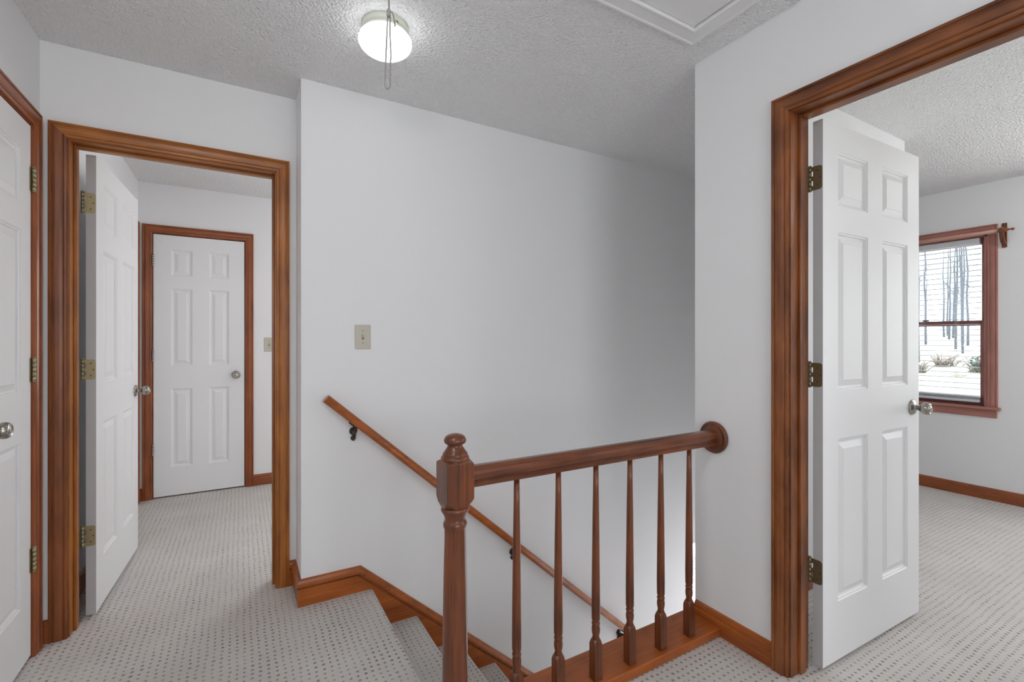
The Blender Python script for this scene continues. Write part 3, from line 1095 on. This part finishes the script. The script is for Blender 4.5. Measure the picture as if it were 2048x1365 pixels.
pcx, pcy = .262, .955
cd = empty('pull_cord', (pcx, pcy, H - .004))
zz = lambda z: z - (H - .004)
m = MB()
m.tube([(0, 0, 0), (.001, 0, zz(2.2)), (0, 0, zz(2.00)), (.0008, 0, zz(1.905))], .0017, 8)
m.build('cord', M_CORD, cd)
m = MB()
m.lathe([(0, 0), (.003, .001), (.0045, .005), (.0038, .009), (.0045, .013), (.003, .017), (0, .018)], (0, 0, zz(1.887)), 12)
m.tube([(.001, 0, zz(1.901)), (.0075, -.002, zz(1.899)), (.0095, -.003, zz(1.890)), (.0125, -.003, zz(1.872))], .0017, 8)
m.build('knot', M_CORD, cd)
m = MB()
rt = Vector((.865, -.5015, 0))
lp = []
for e in range(9):
    lp.append(rt * (.0035 - .001 * math.sin(e)) * 1.0 + Vector((0, 0, zz(1.888 - .128 * e / 8))))
for e in range(1, 10):
    a = -PI * e / 10
    lp.append(rt * (-.0025 + .0055 * math.cos(a)) + Vector((0, 0, zz(1.7600 - .012 + .010 * math.sin(a) + .004))))
for e in range(9):
    lp.append(rt * (-.0080 + .0058 * e / 8) + Vector((0, 0, zz(1.752 + .134 * e / 8))))
m.tube(lp, .0016, 8)
m.build('loop', M_CORD, cd)
tag(cd, 'grey knotted pull cord with a long loop hanging in front of the ceiling light', 'pull cord')

# ------------------------------------------------------------------ bedroom window
wr = empty('window_1', (XF, (WY0 + WY1) / 2, 0))
def wadd(mb, name, mat, parent=None):
    o = mb.build(name, mat, parent or wr)
    if parent is None:
        o.matrix_parent_inverse = Matrix.Translation(-Vector(wr.location))
    return o
m = MB()
def G(a, n, z):
    return (XF - n, a, z)
k = len(CAS)
o0, o1, ot = WY0 - .058, WY1 + .058, WZ1 + .060
A0 = [G(o0 + u, t_, WZ0) for u, t_ in CAS]
A1 = [G(o0 + u, t_, ot - u) for u, t_ in CAS]
B1 = [G(o1 - u, t_, ot - u) for u, t_ in CAS]
B0 = [G(o1 - u, t_, WZ0) for u, t_ in CAS]
for a, b, mi in ((A0, A1, 0), (A1, B1, 1), (B1, B0, 0)):
    m.add(a + b, [(i, i + 1, k + i + 1, k + i) for i in range(k - 1)], mi)
wadd(m, 'casing', [W['pink', 'Z'], W['pink', 'Y']])
m = MB()
m.rbox(XF - .040, XF + .13, WY0 - .075, WY1 + .075, WZ0 - .022, WZ0, .005)
wadd(m, 'stool', W['pink', 'Y'])
m = MB()
m.rbox(XF - .014, XF, WY0 - .055, WY1 + .055, WZ0 - .082, WZ0 - .022, .004)
wadd(m, 'apron', W['pink', 'Y'])
m = MB()
m.box(XF, XF + .14, WY0 - .001, WY0 + .019, WZ0, WZ1)
m.box(XF, XF + .14, WY1 - .019, WY1 + .001, WZ0, WZ1)
m.box(XF, XF + .14, WY0, WY1, WZ1 - .019, WZ1 + .001)
m.box(XF + .075, XF + .139, WY0, WY1, WZ0 - .02, WZ0 + .012)
wadd(m, 'jamb', W['pink', 'Z'])
def sash(x, z0, z1, rb, rt_, name):
    s_ = MB()
    ya, yb = WY0 + .019, WY1 - .019
    st_ = .040
    s_.rbox(x, x + .032, ya, ya + st_, z0, z1, .003, 0)
    s_.rbox(x, x + .032, yb - st_, yb, z0, z1, .003, 0)
    s_.rbox(x, x + .032, ya + st_, yb - st_, z0, z0 + rb, .003, 1)
    s_.rbox(x, x + .032, ya + st_, yb - st_, z1 - rt_, z1, .003, 1)
    so = wadd(s_, name, [W['pink', 'Z'], W['pink', 'Y']])
    g = MB()
    g.box(x + .014, x + .018, ya + st_, yb - st_, z0 + rb, z1 - rt_)
    g.build('pane', M_GLASS, so)
    return so
sash(XF + .100, 1.345, WZ1 - .019, .040, .045, 'sash')
lo = sash(XF + .066, WZ0 + .012, 1.385, .048, .042, 'sash')
m = MB()
m.rbox(XF + .052, XF + .070, 1.66, 1.70, 1.386, 1.396, .002)
m.build('latch', M_IRON, lo)
tag(wr, 'double-hung bedroom window in reddish wood with trees outside', 'window', kind='structure')

# --- the blind in it
def blind(name, x, ya, yb, ztop, zbot, pitch, depth, cords, label, tilt=0.0, stack=0):
    r = empty(name, (x, (ya + yb) / 2, ztop))
    yc = (ya + yb) / 2
    def L(mb, nm, mat, parent=None):
        return mb.build(nm, mat, parent or r)
    m = MB()
    m.rbox(-.027, .022, ya - yc, yb - yc, -.045, 0, .003)
    L(m, 'headrail', M_BLIND)
    m = MB()
    z = -.045 - pitch * .8
    n = 0
    ct, sn = math.cos(tilt), math.sin(tilt)
    levels = []
    while z > zbot - ztop + .030 + .0085 * stack:
        levels.append(z)
        z -= pitch
    levels += [zbot - ztop + .028 + .0085 * e for e in range(stack)]
    for z in levels:
        hh = depth / 2
        V = []
        for yy in (ya - yc, yb - yc):
            for xx, zz_ in ((-hh, 0), (0, .0022), (hh, 0), (hh, -.0026), (0, -.0006), (-hh, -.0026)):
                V.append((xx * ct - zz_ * sn, yy, z + xx * sn + zz_ * ct))
        m.add(V, [(i, (i + 1) % 6, 6 + (i + 1) % 6, 6 + i) for i in range(6)] + [(0, 1, 2, 3, 4, 5), (6, 7, 8, 9, 10, 11)])
    L(m, 'slats', M_BLIND)
    m = MB()
    zb = zbot - ztop
    m.rbox(-.027, .027, ya - yc, yb - yc, zb, zb + .022, .004)
    L(m, 'bottom_rail', M_BLIND)
    for cy in cords:
        m = MB()
        for dx in (-.027, .027):
            m.box(dx - .0007, dx + .0007, cy - yc - .004, cy - yc - .0028, zb + .018, -.045)
            m.box(dx - .0007, dx + .0007, cy - yc + .0028, cy - yc + .004, zb + .018, -.045)
        L(m, 'ladder_cord', M_BLIND)
    return tag(r, label, 'blind')
blind('window_blind', XF + .030, WY0 + .047, WY1 - .021, WZ1 - .024, WZ0 + .024, .0425, .050, (1.47, 1.69, 1.95),
      'white horizontal slat blind with open slats in the bedroom window', 0, 4)

# --- curtain rod above it
cr = empty('curtain_rod', (XF, 1.185, 2.02))
def cadd(mb, name, mat):
    o = mb.build(name, mat, cr)
    o.matrix_parent_inverse = Matrix.Translation(-Vector(cr.location))
    return o
xr, zr = XF - .072, 2.047
m = MB()
m.lathe([(.0145, 0), (.0145, .98)], (xr, 1.200, zr), 20, (0, 1, 0))
cadd(m, 'rod', W['rod', 'Y'])
m = MB()
m.lathe([(0, 0), (.015, 0), (.019, .004), (.019, .010), (.013, .014), (.016, .020), (.0165, .027), (.010, .040), (.005, .052), (.0055, .056), (.010, .062), (.0105, .068), (.006, .075), (0, .077)],
        (xr, 1.197, zr), 24, (0, -1, 0))
cadd(m, 'finial', W['rust', 'Y'])
for by in (1.190, 2.16):
    m = MB()
    m.rbox(XF - .010, XF, by - .014, by + .014, 1.925, 2.110, .002)
    sw = []
    for e in range(9):
        a = e / 8
        sw.append((XF - .008 - .064 * math.sin(a * PI / 2), by, 1.950 + .085 * a ** 1.6))
    m.sweep(sw, [(-.005, -.012), (.005, -.012), (.005, .012), (-.005, .012)],
            [((Vector(q) - Vector(p_)).normalized().cross(Vector((0, 1, 0))), (0, 1, 0)) for p_, q in zip(sw, sw[1:])])
    m.lathe([(.021, -.012), (.022, -.009), (.022, .009), (.021, .012)], (xr, by, zr), 20, (0, 1, 0))
    cadd(m, 'bracket', W['dark', 'Z'])
tag(cr, 'wooden curtain rod with turned finial and curved bracket above the bedroom window', 'curtain rod')

# --- unseen windows added for their light, besides the glimpsed lower one
def plain_window(name, pts, label):
    m_ = MB()
    (x0, x1, y0, y1, z0, z1) = pts
    if x1 - x0 > y1 - y0:
        for a, b in ((x0, x0 + .05), ((x0 + x1) / 2 - .02, (x0 + x1) / 2 + .02), (x1 - .05, x1)):
            m_.box(a, b, y0, y1, z0, z1)
        for a, b in ((z0, z0 + .05), ((z0 + z1) / 2 - .02, (z0 + z1) / 2 + .02), (z1 - .05, z1)):
            m_.box(x0, x1, y0, y1, a, b)
    else:
        for a, b in ((y0, y0 + .05), (y1 - .05, y1)):
            m_.box(x0, x1, a, b, z0, z1)
        for a, b in ((z0, z0 + .05), ((z0 + z1) / 2 - .02, (z0 + z1) / 2 + .02), (z1 - .05, z1)):
            m_.box(x0, x1, y0, y1, a, b)
    o_ = structure(name, m_, W['pink', 'Z'], label, 'window')
    if name == 'window_4':
        k_ = MB()
        for a, b, c_, d in ((y0 - .06, y0 + .005, z0 - .08, z1 + .06), (y1 - .005, y1 + .06, z0 - .08, z1 + .06), (y0 + .005, y1 - .005, z1 - .005, z1 + .06), (y0 + .005, y1 - .005, z0 - .08, z0 + .005)):
            k_.rbox(XF - .017, XF + .001, a, b, c_, d, .003)
        k_.box(XF, XF + .04, y0 - .001, y0 + .015, z0, z1)
        k_.box(XF, XF + .04, y1 - .015, y1 + .001, z0, z1)
        k_.build('casing', W['pink', 'Z'], o_)
plain_window('window_2', (LWX + .03, LWX + .09, LWY0, LWY1, LWZ0, LWZ1), 'bright lower window glimpsed past the last baluster')
plain_window('window_3', (-.25, 1.25, -2.48, -2.42, .7, 2.2), 'unseen window added behind the landing for fill light')
plain_window('window_4', (XF + .04, XF + .10, -.45, .75, .7, 2.1), 'unseen second bedroom window added beyond the right edge for light')
plain_window('window_6', (2.8, 4.4, -2.48, -2.42, .7, 2.1), 'unseen bedroom side window added for fill light')
plain_window('window_7', (2.2, 3.8, 5.02, 5.08, -2.1, -.9), 'unseen window of the lower hall, added to brighten the stairwell')
plain_window('window_5', (1.35, 2.45, YF + .03, YF + .09, .75, 2.05), 'unseen window put in the far wall of the left room for light')
blind('window_blind', LWX - .02, LWY0 + .01, LWY1 - .01, LWZ1, LWZ0, .042, .048, (3.3, 3.65, 4.0),
      'white slat blind in the lower window, glimpsed past the last baluster', .55)

# ------------------------------------------------------------------ outside
m = MB()
gx = [5.3, 9, 14, 20, 28, 40, 60, 110]
gz = [-2.9, -2.2, -1.5, -.75, .0, .6, 1.3, 2.5]
V = [(x, y, z) for x, z in zip(gx, gz) for y in (-60, 80)]
m.add(V, [(2 * i, 2 * i + 2, 2 * i + 3, 2 * i + 1) for i in range(len(gx) - 1)])
V2 = [(x, y, -3.2) for x in (5.3, 110) for y in (-60, 80)]
structure('ground', m, M_GROUND, 'pale dry lawn rising towards the woods outside the window', 'lawn')


def gz_at(x):
    for i in range(len(gx) - 1):
        if gx[i] <= x <= gx[i + 1]:
            return gz[i] + (gz[i + 1] - gz[i]) * (x - gx[i]) / (gx[i + 1] - gx[i])
    return gz[-1]


def tree(x, y, h, r, seed):
    rnd = random.Random(seed)
    root = empty('bare_tree', (x, y, gz_at(x) - .05))
    tr = MB()
    pts = [(0, 0, 0)]
    lean = (rnd.uniform(-.02, .02), rnd.uniform(-.02, .02))
    for e in range(1, 9):
        pts.append((lean[0] * h * e / 8 + rnd.uniform(-.05, .05), lean[1] * h * e / 8 + rnd.uniform(-.05, .05), h * e / 8))
    r *= .62
    tr.tube(pts, [r * (1 - .85 * e / 8) for e in range(9)], 7)
    tr.build('trunk', M_BARK, root)
    def grow(br, p, d, L_, rr, lev):
        q = p + d * L_ * .5 + Vector((rnd.uniform(-.1, .1), rnd.uniform(-.1, .1), .05)) * L_
        e = q + (d + Vector((rnd.uniform(-.3, .3), rnd.uniform(-.3, .3), .25))).normalized() * L_ * .5
        br.tube([p, q, e], [rr, rr * .7, rr * .4], 4)
        if lev:
            for _ in range(3):
                dd = (d + Vector((rnd.uniform(-.9, .9), rnd.uniform(-.9, .9), rnd.uniform(-.1, .7)))).normalized()
                grow(br, p.lerp(e, rnd.uniform(.4, 1)), dd, L_ * .55, rr * .5, lev - 1)
    for _ in range(12):
        br = MB()
        e = rnd.uniform(.22, .98)
        a = rnd.uniform(0, 2 * PI)
        i = min(7, int(e * 8))
        p = Vector(pts[i]).lerp(Vector(pts[i + 1]), e * 8 - i)
        grow(br, p, Vector((math.cos(a), math.sin(a), rnd.uniform(.2, .8))).normalized(), rnd.uniform(.6, 1.5) * (1.15 - e), r * .35 * (1.1 - e), 2)
        br.build('branch', M_BARK, root)
    return tag(root, 'slender bare tree in the woods outside the bedroom window', 'tree', 'bare trees outside the bedroom window')


rnd = random.Random(5)
spots = [(30, 10.3, .11), (33, 8.4, .10), (37, 10.6, .10), (41, 12.1, .12), (46, 12.9, .13), (51, 14.6, .14), (42, 9.3, .11), (48, 16.0, .14), (55, 15.8, .15), (34, 12.9, .12),
         (38, 15.0, .13), (31, 6.0, .11), (37, 4.5, .12), (54, 12.2, .14), (60, 18.2, .16), (61, 15.0, .15), (58, 20.5, .15), (47, 19.2, .14), (66, 17.0, .16), (67, 20.0, .16),
         (73, 19.0, .18), (73, 22.6, .18), (74, 26.0, .18), (82, 21.6, .2), (82, 25.0, .2), (82, 28.4, .2), (91, 23.2, .2), (91, 26.8, .2), (91, 30.4, .2), (91, 34.0, .2)]
for i, (x, y, r) in enumerate(spots):
    tree(x, y, rnd.uniform(11, 16), r, 100 + i)


def bush(x, y, h, w_, seed, mat, label, leafy=0):
    rnd = random.Random(seed)
    root = empty('bush', (x, y, gz_at(x)))
    m_ = MB()
    for _ in range(60):
        a = rnd.uniform(0, 2 * PI)
        d = Vector((math.cos(a) * rnd.uniform(.1, 1.2), math.sin(a) * rnd.uniform(.1, 1.2), rnd.uniform(.3, 1))).normalized()
        p = Vector((rnd.uniform(-w_, w_) * .5, rnd.uniform(-w_, w_) * .5, 0))
        L_ = h * rnd.uniform(.5, 1.1)
        m_.tube([p, p + d * L_ * .5 + Vector((0, 0, .1 * L_)), p + d * L_], [.022, .017, .006], 4)
    m_.build('stems', mat, root)
    if leafy:
        l_ = MB()
        for _ in range(leafy):
            c_ = Vector((rnd.gauss(0, w_ * .35), rnd.gauss(0, w_ * .35), abs(rnd.gauss(h * .4, h * .22))))
            u = Vector((rnd.uniform(-1, 1), rnd.uniform(-1, 1), rnd.uniform(-1, 1))).normalized() * .09
            v = u.cross(Vector((rnd.uniform(-1, 1), rnd.uniform(-1, 1), 1))).normalized() * .05
            l_.add([c_ - u, c_ + v, c_ + u, c_ - v], [(0, 1, 2, 3)])
        l_.build('foliage', M_LEAF, root)
    return tag(root, label, 'bush', 'bushes along the edge of the woods')


for i, (x, y, h, lf) in enumerate([(26.0, 9.0, .75, 0), (28.2, 8.7, .8, 0), (26.8, 7.0, .8, 260), (29.5, 6.6, 1.0, 200), (28.5, 10.9, .9, 0), (26.2, 11.1, .75, 0), (27, 4.9, .9, 0), (27.4, 13.2, .8, 0)]):
    bush(x, y, h, .7, 40 + i, M_TWIG, 'leafy green bush at the edge of the woods outside the window' if lf else 'tangle of pale dry brush at the edge of the woods outside the window', lf)
rnd = random.Random(3)
m = MB()
V, F = [], []
ns, nr = 14, 8
pr = [(max(.001, .24 * math.sin(PI * e / nr)), -.22 * math.cos(PI * e / nr)) for e in range(nr + 1)]
m.lathe(pr, (0, 0, 0), ns, caps=False)
m.v = [(x * rnd.uniform(.88, 1.1), y * rnd.uniform(.88, 1.1) * 1.3, z * rnd.uniform(.9, 1.1)) for x, y, z in m.v]
bo = m.build('boulder', M_STONE)
bo.location = (25.5, 7.45, gz_at(25.5) + .15)
tag(bo, 'pale boulder on the lawn in front of the brush outside the window', 'boulder')
